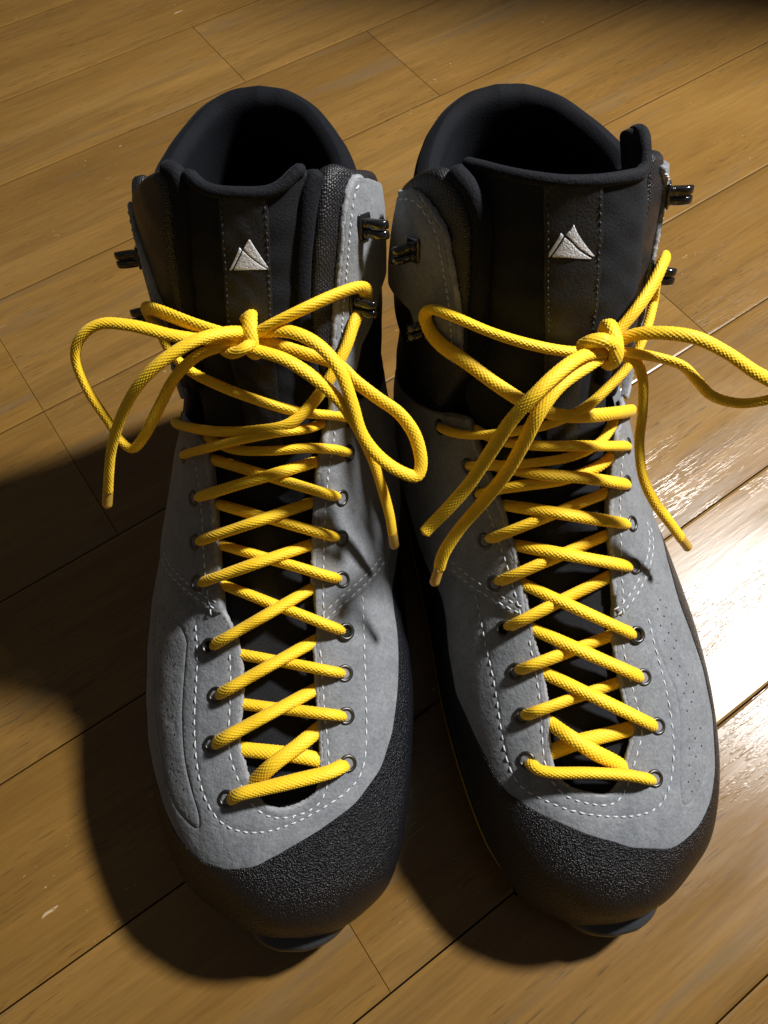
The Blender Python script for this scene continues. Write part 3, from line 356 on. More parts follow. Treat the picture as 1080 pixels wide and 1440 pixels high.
def spline(p, step):
    """Catmull-Rom through points, resampled"""
    p = np.asarray(p, float); n = len(p)
    ext = np.vstack([2 * p[0] - p[1], p, 2 * p[-1] - p[-2]])
    out = []
    for i in range(n - 1):
        p0, p1, p2, p3 = ext[i:i + 4]
        d1, d2, d3 = (max(np.linalg.norm(x) ** .5, 1e-3) for x in (p1 - p0, p2 - p1, p3 - p2))
        t = np.linspace(0, 1, 17)[:-1][:, None]
        m1 = (p2 - p1) / d2 - (p2 - p0) / (d1 + d2) + (p1 - p0) / d1
        m2 = (p3 - p2) / d3 - (p3 - p1) / (d2 + d3) + (p2 - p1) / d2
        m1 *= d2; m2 *= d2
        out.append((2 * t**3 - 3 * t**2 + 1) * p1 + (t**3 - 2 * t**2 + t) * m1 + (-2 * t**3 + 3 * t**2) * p2 + (t**3 - t**2) * m2)
    return resample(np.vstack(out + [p[-1:]]), step, False)
def seg_dist(pts, line, closed):
    a = line; b = np.roll(line, -1, 0) if closed else line[1:]
    if not closed: a = line[:-1]
    d = b - a; L = np.maximum((d ** 2).sum(1), 1e-9); out = np.empty(len(pts))
    for i in range(0, len(pts), 2000):
        q = pts[i:i + 2000, None, :] - a[None]
        t = np.clip((q * d).sum(-1) / L, 0, 1)
        out[i:i + 2000] = np.sqrt(((q - t[..., None] * d) ** 2).sum(-1).min(1))
    return out
def inside(pts, poly):
    x, y = pts[:, 0], pts[:, 1]; c = np.zeros(len(pts), bool); n = len(poly); j = n - 1
    for i in range(n):
        xi, yi = poly[i]; xj, yj = poly[j]
        if yi != yj:
            m = ((yi > y) != (yj > y)) & (x < (xj - xi) * (y - yi) / (yj - yi) + xi); c ^= m
        j = i
    return c
def normals2(poly):
    t = np.roll(poly, -1, 0) - np.roll(poly, 1, 0)
    n = np.stack([-t[:, 1], t[:, 0]], -1); n /= np.maximum(np.linalg.norm(n, axis=1, keepdims=True), 1e-9)
    area = .5 * np.sum(poly[:, 0] * np.roll(poly[:, 1], -1) - np.roll(poly[:, 0], -1) * poly[:, 1])
    return n if area > 0 else -n            # inward

class Boot:
    def __init__(self, key, root):
        self.k = key; self.root = root; self.m = BOOT[key]['m']; self.D = DATA[key]
    def out(self, name, V, F, material, parent=None, smooth=True):
        V = np.asarray(V, float) * .001
        if self.m < 0:
            V = V * np.array([-1, 1, 1]); F = [tuple(reversed(f)) for f in F]
        return mesh_obj(name, V, F, material, parent or self.root, smooth)
    def piece(self, name, poly, material, top=1., bot=-2., r=1., step=2.0, parent=None, hoff=None, grooves=(), holes=(),
              pillow=False, edge_noise=.0, it=2, isflat=False, wall_mat=None, puck=0., rs=5.0):
        """a panel cut from the flat pattern and laid on the last: rounded edge, real thickness"""
        fl = np.asarray(poly, float) if isflat else flat(poly)
        bd = resample(chaikin(resample(fl, rs, True) if it else fl, it, True), min(1.3, step * .8), True)
        nb = normals2(bd)
        if edge_noise:
            w = np.random.normal(0, 1, len(bd)); w = (w + np.roll(w, 1) + np.roll(w, -1)) / 2
            bd = bd + nb * (w * edge_noise)[:, None]
        extra = []
        for d in sorted({.28 * r, .62 * r, 1.05 * r}):
            q = bd + nb * d; extra.append(q[inside(q, bd) & (seg_dist(q, bd, True) > .8 * d)])
        gl = []
        for g, depth, wid, cl in grooves:
            g = np.asarray(g, float); gl.append((g, depth, wid, cl))
            gg = resample(g, .9, cl); t = np.gradient(gg, axis=0); n = np.stack([-t[:, 1], t[:, 0]], -1); n /= np.maximum(np.linalg.norm(n, axis=1, keepdims=True), 1e-9)
            for o in (-1.6, -.8, 0, .8, 1.6): extra.append(gg + n * wid * o)
        hr = []
        for h in holes:
            h = np.asarray(h)
            hr.append([h]); 
            for rr, nn in ((.30, 6), (.55, 8)):
                a = np.arange(nn) * 2 * math.pi / nn; hr.append(h + rr * np.stack([np.cos(a), np.sin(a)], -1))
        if hr: extra.append(np.vstack(hr))
        lo, hi = bd.min(0), bd.max(0)
        gx, gy = np.meshgrid(np.arange(lo[0], hi[0], step), np.arange(lo[1], hi[1], step * .866), indexing='ij')
        gx = gx + (np.arange(gx.shape[1]) % 2)[None] * step * .5
        g = np.stack([gx.ravel(), gy.ravel()], -1)
        g = g[inside(g, bd)]; g = g[seg_dist(g, bd, True) > max(.5 * step, 1.25 * r)]
        for gv, depth, wid, cl in gl:
            if len(g): g = g[seg_dist(g, gv, cl) > 2.2 * wid]
        if len(holes) and len(g):
            hh = np.asarray(holes); g = g[np.sqrt(((g[:, None] - hh[None]) ** 2).sum(-1)).min(1) > 1.1]
        ex = np.vstack(extra) if extra else np.zeros((0, 2))
        ex = ex[inside(ex, bd)]
        pts = np.vstack([bd, ex, g]); n = len(bd)
        res = delaunay_2d_cdt([Vector(p) for p in pts], [(i, (i + 1) % n) for i in range(n)], [], 1, 1e-4)
        q = np.array([tuple(v) for v in res[0]]); F = [tuple(f) for f in res[2]]
        # keep orientation consistent (counter-clockwise in the pattern)
        a3 = [(q[f[1]][0] - q[f[0]][0]) * (q[f[2]][1] - q[f[0]][1]) - (q[f[2]][0] - q[f[0]][0]) * (q[f[1]][1] - q[f[0]][1]) for f in F]
        F = [f if s > 0 else (f[0], f[2], f[1]) for f, s in zip(F, a3)]
        d = seg_dist(q, bd, True)
        e = np.clip(d / r, 0, 1); prof = r * (1 - np.sqrt(np.clip(1 - (1 - e) ** 2, 0, 1)))
        u = q[:, 0] / UA; v = wrap(b2v(q[:, 1]))
        ho = hoff(u, v) if hoff else np.zeros(len(q))
        h = top - prof + ho
        for gv, depth, wid, cl in gl:
            h = h - depth * np.exp(-(seg_dist(q, gv, cl) / wid) ** 2)
        if len(holes):
            hd = np.sqrt(((q[:, None] - np.asarray(holes)[None]) ** 2).sum(-1)).min(1); h = h - .9 * (hd < .2) - .7 * ((hd >= .2) & (hd < .4))
        if puck:
            h = h + puck * (np.sin(q[:, 0] * .35 + 2 * np.sin(q[:, 1] * .13)) * np.sin(q[:, 1] * .22 + 1.3)) * e
        V = surf(q, h)
        # boundary loop from the triangulation
        cnt = {}
        for f in F:
            for x, y in ((f[0], f[1]), (f[1], f[2]), (f[2], f[0])): cnt[(x, y)] = 1
        be = [(x, y) for (x, y) in cnt if (y, x) not in cnt]
        nv = len(V)
        if pillow:
            hb = bot + prof + ho
            VB = surf(q, hb); F2 = [(f[0] + nv, f[2] + nv, f[1] + nv) for f in F]
            V = np.vstack([V, VB]); F = F + F2 + [(y, x, x + nv, y + nv) for x, y in be]
        else:
            ids = sorted({i for e2 in be for i in e2}); mp = {i: nv + k for k, i in enumerate(ids)}
            VB = surf(q[ids], np.full(len(ids), bot) + ho[ids]); V = np.vstack([V, VB])
            F = F + [(y, x, mp[x], mp[y]) for x, y in be]
        return self.out(name, V, F, material, parent)
    def stitches(self, lines, h, parent, material=None, pitch=3.6, ln=2.6, rad=.33, name='stitching'):
        V, F = [], []
        for line in lines:
            p = resample(chaikin(np.asarray(line, float), 2, False), pitch / 2, False)
            for i in range(0, len(p) - 1, 2):
                c = p[i]; t = (p[min(i + 1, len(p) - 1)] - p[i]); L = np.linalg.norm(t)
                if L < 1e-6: continue
                t /= L; a = math.radians(random.uniform(-7, 7)); t = np.array([t[0] * math.cos(a) - t[1] * math.sin(a), t[0] * math.sin(a) + t[1] * math.cos(a)])
                l = ln * random.uniform(.88, 1.1); nseg = 5; base = len(V)
                q = c + np.linspace(-.5, .5, nseg)[:, None] * t * l
                hh = (h(q) if callable(h) else h) + np.array([-.45, -.08, .04, -.08, -.45]); rr = rad * np.array([.6, 1, 1.05, 1, .6])
                C = surf(q, hh); Nn = N(q[:, 0] / UA, wrap(b2v(q[:, 1])))
                T = np.gradient(C, axis=0); T /= np.maximum(np.linalg.norm(T, axis=1, keepdims=True), 1e-9)
                S = np.cross(T, Nn)
                for k in range(nseg):
                    for j in range(6):
                        an = j * math.pi / 3
                        V.append(C[k] + rr[k] * (S[k] * math.cos(an) + Nn[k] * .8 * math.sin(an)))
                for k in range(nseg - 1):
                    for j in range(6):
                        x, y = base + k * 6 + j, base + k * 6 + (j + 1) % 6; F.append((x, x + 6, y + 6, y))
                F.append(tuple(base + j for j in range(6))); F.append(tuple(base + (nseg - 1) * 6 + j for j in reversed(range(6))))
        return tag(self.out(name, V, F, material or M['thread'], parent), kind='stuff')
    def frame(self, u, v):
        p = P(u, v); n = N(u, v)
        t = P(min(u + .01, 1), v) - P(u - .01, v); t -= n * np.dot(t, n); t /= np.linalg.norm(t)
        s = np.cross(t, n)
        return p, n, t, s
    def lathe(self, name, u, v, h, prof, material, parent=None, seg=20):
        p, n, t, s = self.frame(u, v); V, F = [], []
        for r, z in prof:
            for j in range(seg):
                a = 2 * math.pi * j / seg; V.append(p + n * (h + z) + r * (t * math.cos(a) + s * math.sin(a)))
        for k in range(len(prof) - 1):
            for j in range(seg):
                x, y = k * seg + j, k * seg + (j + 1) % seg; F.append((x, x + seg, y + seg, y))
        return self.out(name, V, F, material, parent)
    def tube(self, name, pts, rad, material, parent=None, braid=True, step=.34, ring=58, fuzz=.0, taper_end=False):
        C = spline(pts, step); n = len(C)
        T = np.gradient(C, axis=0); T /= np.maximum(np.linalg.norm(T, axis=1, keepdims=True), 1e-9)
        A = np.zeros_like(C); a = np.cross(T[0], (0, 0, 1.)); a = a if np.linalg.norm(a) > .1 else np.cross(T[0], (1., 0, 0)); A[0] = a / np.linalg.norm(a)
        for i in range(1, n):
            a = A[i - 1] - T[i] * np.dot(A[i - 1], T[i]); A[i] = a / np.linalg.norm(a)
        B = np.cross(T, A)
        s = np.arange(n) * step; ph = np.arange(ring) * 2 * math.pi / ring
        S, PH = np.meshgrid(s, ph, indexing='ij')
        R = np.full_like(S, rad)
        if braid:
            k = 2 * math.pi / 1.8; m = 12
            d = np.abs(np.sin((m * PH + k * S) / 2)) * np.abs(np.sin((m * PH - k * S) / 2))
            R = rad * (.90 + .17 * d ** .75)
            w = 1 + .025 * np.sin(S * .21 + random.random() * 6) + .02 * np.sin(S * .083 + random.random() * 6); R = R * w
        if fuzz: R = R + np.random.normal(0, fuzz, R.shape)
        R[0] *= .6; R[-1] *= .6
        if taper_end: R[-int(6 / step):] *= np.linspace(1, .55, int(6 / step))[:, None]
        tw = PH + .25 * np.sin(S * .05)
        fl = .76 if braid else 1.0
        V = C[:, None] + (A[:, None] * 1.06 * np.cos(tw)[..., None] + B[:, None] * fl * np.sin(tw)[..., None]) * R[..., None]
        V = V.reshape(-1, 3); F = []
        i0 = np.arange(n - 1)[:, None] * ring; j = np.arange(ring)[None]; j2 = (j + 1) % ring
        F = np.stack([i0 + j, i0 + j2, i0 + ring + j2, i0 + ring + j], -1).reshape(-1, 4)
        c0 = len(V); V = np.vstack([V, C[:1] - T[:1] * .3 * rad, C[-1:] + T[-1:] * .3 * rad])
        jj = np.arange(ring); j3 = (jj + 1) % ring
        caps = np.vstack([np.stack([j3, jj, np.full(ring, c0), np.full(ring, c0)], -1)[:, :3], np.stack([(n - 1) * ring + jj, (n - 1) * ring + j3, np.full(ring, c0 + 1)], -1)])
        V = V * .001
        if self.m < 0: V = V * np.array([-1, 1, 1]); F = F[:, ::-1]; caps = caps[:, ::-1]
        me = bpy.data.meshes.new(name)
        me.vertices.add(len(V)); me.vertices.foreach_set('co', V.ravel())
        nl = F.size + caps.size; me.loops.add(nl); me.loops.foreach_set('vertex_index', np.r_[F.ravel(), caps.ravel()].astype(np.int32))
        tot = np.r_[np.full(len(F), 4), np.full(len(caps), 3)]; me.polygons.add(len(tot))
        me.polygons.foreach_set('loop_start', np.r_[0, np.cumsum(tot)[:-1]].astype(np.int32))
        me.polygons.foreach_set('use_smooth', np.ones(len(tot), bool)); me.update(calc_edges=True); me.validate()
        me.materials.append(material)
        o = bpy.data.objects.new(name, me); COL.objects.link(o); o.parent = parent or self.root
        return o

def rib(pts): return np.asarray(pts, float)
def sstep(a, b, x): t = np.clip((x - a) / (b - a), 0, 1); return t * t * (3 - 2 * t)

def build(key, label):
    D = DATA[key]; Bp = BOOT[key]
    root = bpy.data.objects.new('hiking_boot', None); COL.objects.link(root)
    root.location = (Bp['o'][0] * .001, Bp['o'][1] * .001, 0); root.rotation_euler = (0, 0, math.radians(Bp['rot']))
    tag(root, label, 'boot', 'pair of hiking boots')
    use(key)
    K = Boot(key, root)
    # a = image-left side, b = image-right side; sign of v on each
    sa = -1 if key == 'L' else 1; sb = -sa
    lat = 'a' if key == 'L' else 'b'
    S = {'a': sa, 'b': sb}

    # ---- inner shell / lining (dark inside of the boot)
    us = np.linspace(.012, .885, 90); vs = np.linspace(-1, 1, 97)[:-1]
    Ug, Vg = np.meshgrid(us, vs, indexing='ij'); hh = -6.8 - .5 * sstep(.6, .8, Ug)
    V = (P(Ug, Vg) + N(Ug, Vg) * hh[..., None]).reshape(-1, 3); nu, nvv = Ug.shape
    F = [(i * nvv + j, (i + 1) * nvv + j, (i + 1) * nvv + (j + 1) % nvv, i * nvv + (j + 1) % nvv) for i in range(nu - 1) for j in range(nvv)]
    K.out('lining', V, F, M['lining'])

    # ---- sole
    gu, gv = np.meshgrid(np.linspace(0, .80, 240), np.linspace(-1, 1, 240), indexing='ij')
    pp = P(gu, gv).reshape(-1, 3); pp = pp[pp[:, 2] < 42]
    ys = np.linspace(9.5, 291, 100); xl, xr = [], []
    for y in ys:
        q = pp[np.abs(pp[:, 1] - y) < 3.2]; xl.append(q[:, 0].min()); xr.append(q[:, 0].max())
    sm = lambda a: np.convolve(np.r_[[a[0]] * 3, a, [a[-1]] * 3], np.ones(7) / 7, 'valid')
    xl, xr = sm(np.array(xl)), sm(np.array(xr))
    hl = np.sqrt(np.clip(1 - np.clip((ys - 250) / 44, 0, 1) ** 2.4, .02, 1)); md = (xl + xr) / 2; xl, xr = md + (xl - md) * hl, md + (xr - md) * hl
    ol = np.vstack([np.stack([xr, ys], -1), np.stack([xl, ys], -1)[::-1]])
    ol = resample(chaikin(resample(ol, 6, True), 2, True), 2.2, True); nn = normals2(ol)
    def spring(y): return 9.0 * np.clip((70 - y) / 70, 0, 1) ** 2      # toe spring
    def layer(name, prof, material, parent=None):
        """prof: list of (inset mm, z) from bottom to top, closed with caps"""
        V, F = [], []; n = len(ol)
        for ins, z in prof:
            toe = np.clip((48 - ol[:, 1]) / 48, 0, 1)
            q = ol + nn * (ins + toe * (5.0 if name == 'midsole_stripe' else 3.5))[:, None]; zz = z + spring(ol[:, 1]) * (1 if z < 20 else .75)
            V += [(a[0], a[1], c) for a, c in zip(q, zz)]
        for k in range(len(prof) - 1):
            for j in range(n):
                x, y = k * n + j, k * n + (j + 1) % n; F.append((x, y, y + n, x + n))
        F.append(tuple(reversed(range(n)))); F.append(tuple(range((len(prof) - 1) * n, len(prof) * n)))
        return K.out(name, V, F, material, parent)
    sole = layer('sole', [(3.2, 5.0), (1.6, 5.6), (1.2, 7), (1.0, 10.4), (1.4, 11), (4, 11.2)], M['rubber'])
    layer('midsole', [(5, 11.0), (1.6, 11.1), (.6, 12.0), (.8, 15.2), (1.6, 16), (4, 16.4)], M['rubber'], sole)
    layer('midsole_stripe', [(3, 11.5), (.35, 11.6), (.25, 12.2), (.35, 12.9), (3, 13.0)], M['stripe'], sole)
    # lugs round the edge and across the tread
    tv = np.array([[-1, -1, 0], [1, -1, 0], [1, 1, 0], [-1, 1, 0], [-.8, -.8, -1], [.8, -.8, -1], [.8, .8, -1], [-.8, .8, -1]], float)
    tf = [(4, 7, 6, 5), (0, 4, 5, 1), (1, 5, 6, 2), (2, 6, 7, 3), (3, 7, 4, 0)]
    lm = None
    for y in np.arange(16, 284, 15.5):
        if 150 < y < 178: continue
        i = int(np.argmin(np.abs(ys - y))); half = (xr[i] - xl[i]) / 2; mid = (xr[i] + xl[i]) / 2
        if y < 30: half *= .55
        for f in (-.72, -.24, .24, .72):
            w = tv * np.array([half * .20, 5.2, 5.2]) + np.array([mid + f * half, y, 5.6])
            w[:, 2] += spring(np.array([y]))[0]
            K.out('tread_lug', w, tf, M['rubber'], sole, smooth=False)
    # toe lip: a thick rubber bumper curling up in front of the toe
    ang = np.linspace(-1, 1, 41); V, F = [], []
    toe = P(*np.meshgrid(np.linspace(0, .2, 120), np.linspace(-1, 1, 240), indexing='ij')).reshape(-1, 3); toe = toe[toe[:, 2] < 40]
    for k, t in enumerate(ang):
        x = 8.5 + 22.5 * t; yt = toe[np.abs(toe[:, 0] - x) < 1.2][:, 1].min()   # toe outline here
        e = (1 - abs(t) ** 2.8) ** .9; yf = yt + 1.6 - 7.0 * e; zt = 14.0 + 11.0 * e; z0 = 10.0 + 1.0 * (1 - e)
        sec = [(yt + 16, z0), (yf + 2.6, z0), (yf + .8, z0 + .5), (yf, z0 + 1.6), (yf - .1, zt - 4.0), (yf + .3, zt - 1.2), (yf + 1.3, zt), (yf + 1.5 + 2.5 * e, zt + .5), (yt + 1.2, zt + 1.6), (yt + 12, zt + 3)]
        for yy, z in sec: V.append((x, yy, z))
    ns = 10
    for k in range(len(ang) - 1):
        for j in range(ns - 1):
            x = k * ns + j; F.append((x, x + 1, x + ns + 1, x + ns))
    F = [tuple(reversed(f)) for f in F]
    F.append(tuple(range(ns))); F.append(tuple(reversed(range(40 * ns, 41 * ns))))
    K.out('toe_lip', V, F, M['lip'], sole)

    # ---- rubber rand round the toe and along both sides
    ra = flat(D['rand'])                                             # a side -> toe -> b side
    back = lambda s: flat([(.52, s * .47), (.57, s * .56), (.62, s * .68), (.665, s * .80), (.70, s * .92), (.705, s * 1.0)])
    top_curve = np.vstack([back(sa)[::-1], ra, back(sb)])
    low = np.array([[0.705 * UA, sb * AT], [.5 * UA, sb * AT], [.25 * UA, sb * AT], [.012 * UA, sb * AT], [.012 * UA, 0], [.012 * UA, sa * AT], [.25 * UA, sa * AT], [.5 * UA, sa * AT], [.705 * UA, sa * AT]])
    rand = K.piece('rand', np.vstack([top_curve, low]), M['rand'], top=1.1, bot=-2.5, r=1.0, step=2.6, isflat=True, it=1)

    # ---- grey vamp
    th = np.asarray(D['throat']); uth = th[:, 0]
    ia = next(i for i in range(len(th)) if th[i, 0] < .425); ib = len(th) - next(i for i in range(len(th)) if th[::-1][i, 0] < .395)
    ntop = normals2(np.vstack([ra, [[.6 * UA, 0]]]))[:-1]
    under = ra - ntop * 3.5                                          # tucked under the rand
    ta = flat([(.455, sa * .125)]); tb = flat([(.425, sb * .085)])
    vpoly = np.vstack([ta, flat(th[ia:ib]), tb, flat([(.47, sb * .22), (.53, sb * .34)]), flat([(.54, sb * .50)]), under[::-1][1:-1], flat([(.54, sa * .50)]), flat([(.52, sa * .36), (.47, sa * .22)])])
    panel = resample(chaikin(flat(D['panel']), 2, True), 1.0, True)
    lo, hi = panel.min(0), panel.max(0); holes = []
    c0 = panel[:, 1].mean()
    for k, a in enumerate(np.arange(lo[0] + 5, hi[0] - 4, 3.0)):
        sl = panel[np.abs(panel[:, 0] - a) < 1.6]
        if len(sl) < 2: continue
        b0, b1 = sl[:, 1].min(), sl[:, 1].max()
        if b1 - b0 < 5: continue
        for f in ((.28, .72) if k % 2 else (.5,)):
            holes.append((a + random.uniform(-.4, .4), b0 + (b1 - b0) * f + random.uniform(-.3, .3)))
    st_o = resample(chaikin(flat(D['st_outer']), 2, False), 1., False); st_t = resample(chaikin(flat(D['st_throat']), 2, False), 1., False)
    vamp = K.piece('vamp', vpoly, M['suede'], top=.8, bot=-2.2, r=.7, step=1.9, isflat=True, grooves=[(panel, .36, .38, True), (st_o, .28, .7, False), (st_t, .28, .7, False)], edge_noise=.10, puck=.10)
    HV, HF = [], []
    for hx in holes:
        a = np.arange(8) * math.pi / 4; q = np.asarray(hx) + .36 * np.stack([np.cos(a), np.sin(a)], -1)
        b0 = len(HV); HV += list(surf(q, np.full(8, .84))); HF.append(tuple(range(b0, b0 + 8)))
    tag(K.out('perforation_shade', HV, HF, M['hole'], vamp), kind='stuff')  # flat black discs on the suede paint the shade inside punched holes
    K.stitches([st_o, st_t], .8, vamp)
    ef = chaikin(flat(th[ia:ib]), 1, False); K.tube('cut_edge', surf(ef, np.full(len(ef), -.25)), 1.0, M['suede_edge'], vamp, braid=False, step=.8, ring=12, fuzz=.14)

    # ---- grey quarters on both sides of the throat
    for sd in 'ab':
        s = S[sd]; seam = flat(D['seam_' + sd])
        edge = flat(th[:ia]) if sd == 'a' else flat(th[ib:])[::-1]   # from the top of the throat down to the seam
        hid = flat([(.535, s * .47), (.57, s * .58), (.62, s * .70), (.66, s * .72), (.675, s * .60), (.655, s * .46), (.637, s * .36)])
        if sd == 'a': pol = np.vstack([edge, seam, hid])
        else: pol = np.vstack([edge, seam, hid])
        stq = resample(chaikin(flat(D['st_q' + sd]), 2, False), 1., False)
        tg = np.gradient(seam, axis=0); ns2 = np.stack([-tg[:, 1], tg[:, 0]], -1); ns2 /= np.linalg.norm(ns2, axis=1, keepdims=True)
        if ns2[:, 0].mean() < 0: ns2 = -ns2
        s1 = (seam + ns2 * 1.5)[1:]; s2 = (seam + ns2 * 3.6)[1:]
        s1 = np.vstack([s1[0] + (seam[0] - seam[1]) * .55, s1]); s2 = np.vstack([s2[0] + (seam[0] - seam[1]) * .5, s2])
        s1 = resample(chaikin(s1, 2, False), 1., False); s2 = resample(chaikin(s2, 2, False), 1., False)
        q = K.piece('quarter', pol, M['suede'], top=2.0, bot=-2.0, r=.8, step=1.9, isflat=True, grooves=[(stq, .28, .7, False), (s1, .25, .6, False), (s2, .25, .6, False)], edge_noise=.10, puck=.12)
        K.stitches([stq, s1, s2], 2.0, q)
        ef = chaikin(edge, 1, False); K.tube('cut_edge', surf(ef, np.full(len(ef), .75)), 1.15, M['suede_edge'], q, braid=False, step=.8, ring=12, fuzz=.16)

    # ---- tongue
    tt = np.asarray(D['tongue_top'])
    ordr = tt if tt[0, 1] * sa > 0 else tt[::-1]
    tpoly = [(.225, sb * .07), (.30, sb * .105), (.42, sb * .12), (.55, sb * .15), (.65, sb * .20), (.78, sb * .22), (.87, sb * (.21 if key == 'L' else .29))] + [tuple(x) for x in ordr[::-1]] + [(.87, sa * .21), (.78, sa * .23), (.65, sa * .24), (.55, sa * .19), (.42, sa * .14), (.30, sa * .10), (.225, sa * .06)]
    def tho(u, v):
        h = 4.4 * sstep(.55, .72, u)
        if key == 'R': h = h + 10.5 * sstep(.62, .80, u) * (1 - sstep(-.07, .26, v)) * sstep(-.32, -.13, v) - 4.5 * sstep(.62, .80, u)    # slipped sideways, facing away from the lamp
        return h
    tongue = K.piece('tongue', tpoly, M['tongue'], top=-3.4, bot=-8.5, r=2.4, step=2.2, hoff=tho, pillow=True, puck=.25)
    st = np.asarray(D['strip']); e1, e2 = flat(st[:4]), flat(st[4:])
    spoly = np.vstack([e1, flat([(.55, st[3, 1] * .9)]), flat([(.55, st[7, 1] * .9)]), e2[::-1]])
    strip = K.piece('tongue_strip', spoly, M['webbing'], top=-2.75, bot=-4.7, r=.5, step=2.2, hoff=tho, isflat=True, parent=tongue, it=0, puck=.2)
    K.stitches([e1 + (e2 - e1) * .05, e2 + (e1 - e2) * .05], lambda q: -2.7 + tho(q[:, 0] / UA, b2v(q[:, 1])), tongue, M['thread_black'], rad=.36)
    rimL = ordr[1:-1]; rl = flat(rimL) - np.array([3.2, 0]); K.tube('tongue_binding', surf(flat(chaikin(ordr[1:-1], 1, False)) - np.array([.9, 0]), -3.8 + (lambda q: tho(q[:, 0] / UA, b2v(q[:, 1])))(flat(chaikin(ordr[1:-1], 1, False)))), 1.9, M['binding'], tongue, braid=False, step=1.2, ring=14)
    for tri in D['emblem']:
        K.piece('emblem', tri, M['emblem'], top=-2.54, bot=-3.7, r=.1, step=1.2, hoff=tho, it=0, parent=tongue)

    # ---- padded collar round the back
    pa, pb = np.asarray(D['pad_a']), np.asarray(D['pad_b'])
    fa = [(u, v - sa * .022) for u, v in pa[:6]]; fb = [(u, v - sb * .022) for u, v in pb[:6]]
    wr = lambda s, v: (2 - v) if s > 0 else v                         # run from +side through the heel to the -side
    P_, M_ = (fa, fb) if sa > 0 else (fb, fa)                         # +v front, -v front
    rim_p = [(.910, .20), (.900, .28), (.893, .40), (.901, .52), (.914, .64), (.928, .80), (.935, .92)]
    rim = rim_p + [(.937, 1.0)] + [(u, 2 - v) for u, v in reversed(rim_p)]
    cpoly = [(.60, .30)] + P_ + rim + [(u, 2 + v) for u, v in reversed(M_)] + [(.60, 1.70), (.585, 1.45), (.60, 1.2), (.63, 1.0), (.60, .8), (.585, .55)]
    def cho(u, v):
        a = np.abs(v); return -4.0 * sstep(.26, .42, a) * (1 - sstep(.62, .95, a)) * sstep(.66, .80, u) - 1.5 * (1 - sstep(.6, .7, u))
    K.piece('collar', cpoly, M['softshell'], top=2.2, bot=-7.5, r=4.6, step=2.6, hoff=cho, pillow=True, puck=.2)

    # ---- ankle pads (mesh) and suede flaps with hooks
    for sd, pd in (('a', pa), ('b', pb)):
        s = S[sd]
        pol = [tuple(x) for x in pd] + [(.895, s * .48), (.85, s * .55), (.76, s * .50), (.68, s * .38), (.63, s * .27)]
        pad = K.piece('ankle_pad', pol, M['mesh'], top=4.6, bot=-3.0, r=3.2, step=2.2, pillow=True, puck=.2)
        pf = [(u, v - s * .014) for u, v in pd[:-2]]; pl = chaikin(flat(pf), 1, False)
        K.tube('collar_piping', surf(pl, np.full(len(pl), .6)), 3.0, M['binding'], pad, braid=False, step=1.0, ring=16)
        er = np.asarray(D['ear_' + sd])
        front = er[:8] if sd == ('b' if key == 'L' else 'a') else er
        common = [(.885, .45), (.86, .47), (.82, .50), (.789, .505), (.782, .43), (.771, .365), (.753, .35), (.731, .30), (.708, .246), (.66, .20)]
        if key == 'R' and sd == 'a': front = er[:9]
        fr = [tuple(x) for x in front]
        pol = fr + [(u, s * v) for u, v in common if u < fr[-1][0] + .002 and u > fr[0][0] + .004 and (abs(v) > abs(fr[0][1]) + .01)]
        sf = flat(front[1:]); nrm = normals2(np.vstack([flat(front), flat([(.8, s * .6)])]))[1:-1]
        sl = resample(chaikin(sf + nrm * 2.3, 2, False), 1., False)
        flap = K.piece('ankle_flap', pol, M['suede'], top=6.3, bot=3.2, r=.7, step=1.9, edge_noise=.12, rs=2.5, grooves=[(sl, .25, .7, False)])
        K.stitches([sl], 6.3, flap)
        ef = chaikin(flat(front), 1, False); K.tube('cut_edge', surf(ef, np.full(len(ef), 5.1)), 1.05, M['suede_edge'], flap, braid=False, step=.8, ring=12, fuzz=.16)
        for (u, v) in D['hook_' + sd]:
            hook(K, u, v, s, flap)

    # ---- eyelets
    for sd in 'ab':
        for k, (u, v) in enumerate(D['eye_' + sd]):
            h = .8 if k < 3 else 2.0
            v += S[sd] * .004
            ey = K.lathe('eyelet', u, v, h, [(1.9, -3.0), (1.95, -.3), (2.15, .35), (2.6, .62), (3.1, .5), (3.4, .05), (3.4, -.5)], M['eyelet'])
            K.lathe('eyelet_hole_shade', u, v, h, [(2.1, -.55), (1.0, -.6), (.001, -.6)], M['hole'], ey)  # black disc paints in the darkness down the eyelet

    # ---- laces
    c = np.array(D['knot'][0])
    R0 = 2.05
    # knot: a turn wrapped round the two crossing strands
    k1 = np.array(D['loops'][0][0])
    t = np.linspace(0, 2 * math.pi * 1.12, 22)
    ring = np.stack([1.6 * np.sin(t * .5), 6.2 * np.cos(t), 5.6 * np.sin(t)], -1) + k1 + np.array([0, .5, .5])
    lace = K.tube('shoelace', ring, 2.5, M['lace'])
    lump = np.array(D['lump']); K.tube('knot_turn', lump, 2.35, M['lace'], lace)
    nl = len(D['lace'])
    for i, (kind, pts) in enumerate(D['lace']):
        K.tube('lace_crossing', pts, 2.6 if i < nl - 4 else 2.2, M['lace'], lace)
    for pts in D['loops']: K.tube('lace_loop', pts, R0, M['lace'], lace)
    for pts in D['ends']:
        e = K.tube('lace_end', pts, R0, M['lace'], lace, taper_end=False)
        a, b2 = np.array(pts[-2]), np.array(pts[-1]); d = (b2 - a) / np.linalg.norm(b2 - a)
        K.tube('aglet', [b2 - d * 1.5, b2 + d * 3, b2 + d * 7.5], 1.75, M['aglet'], lace, braid=False, ring=16, step=1.)
    return root

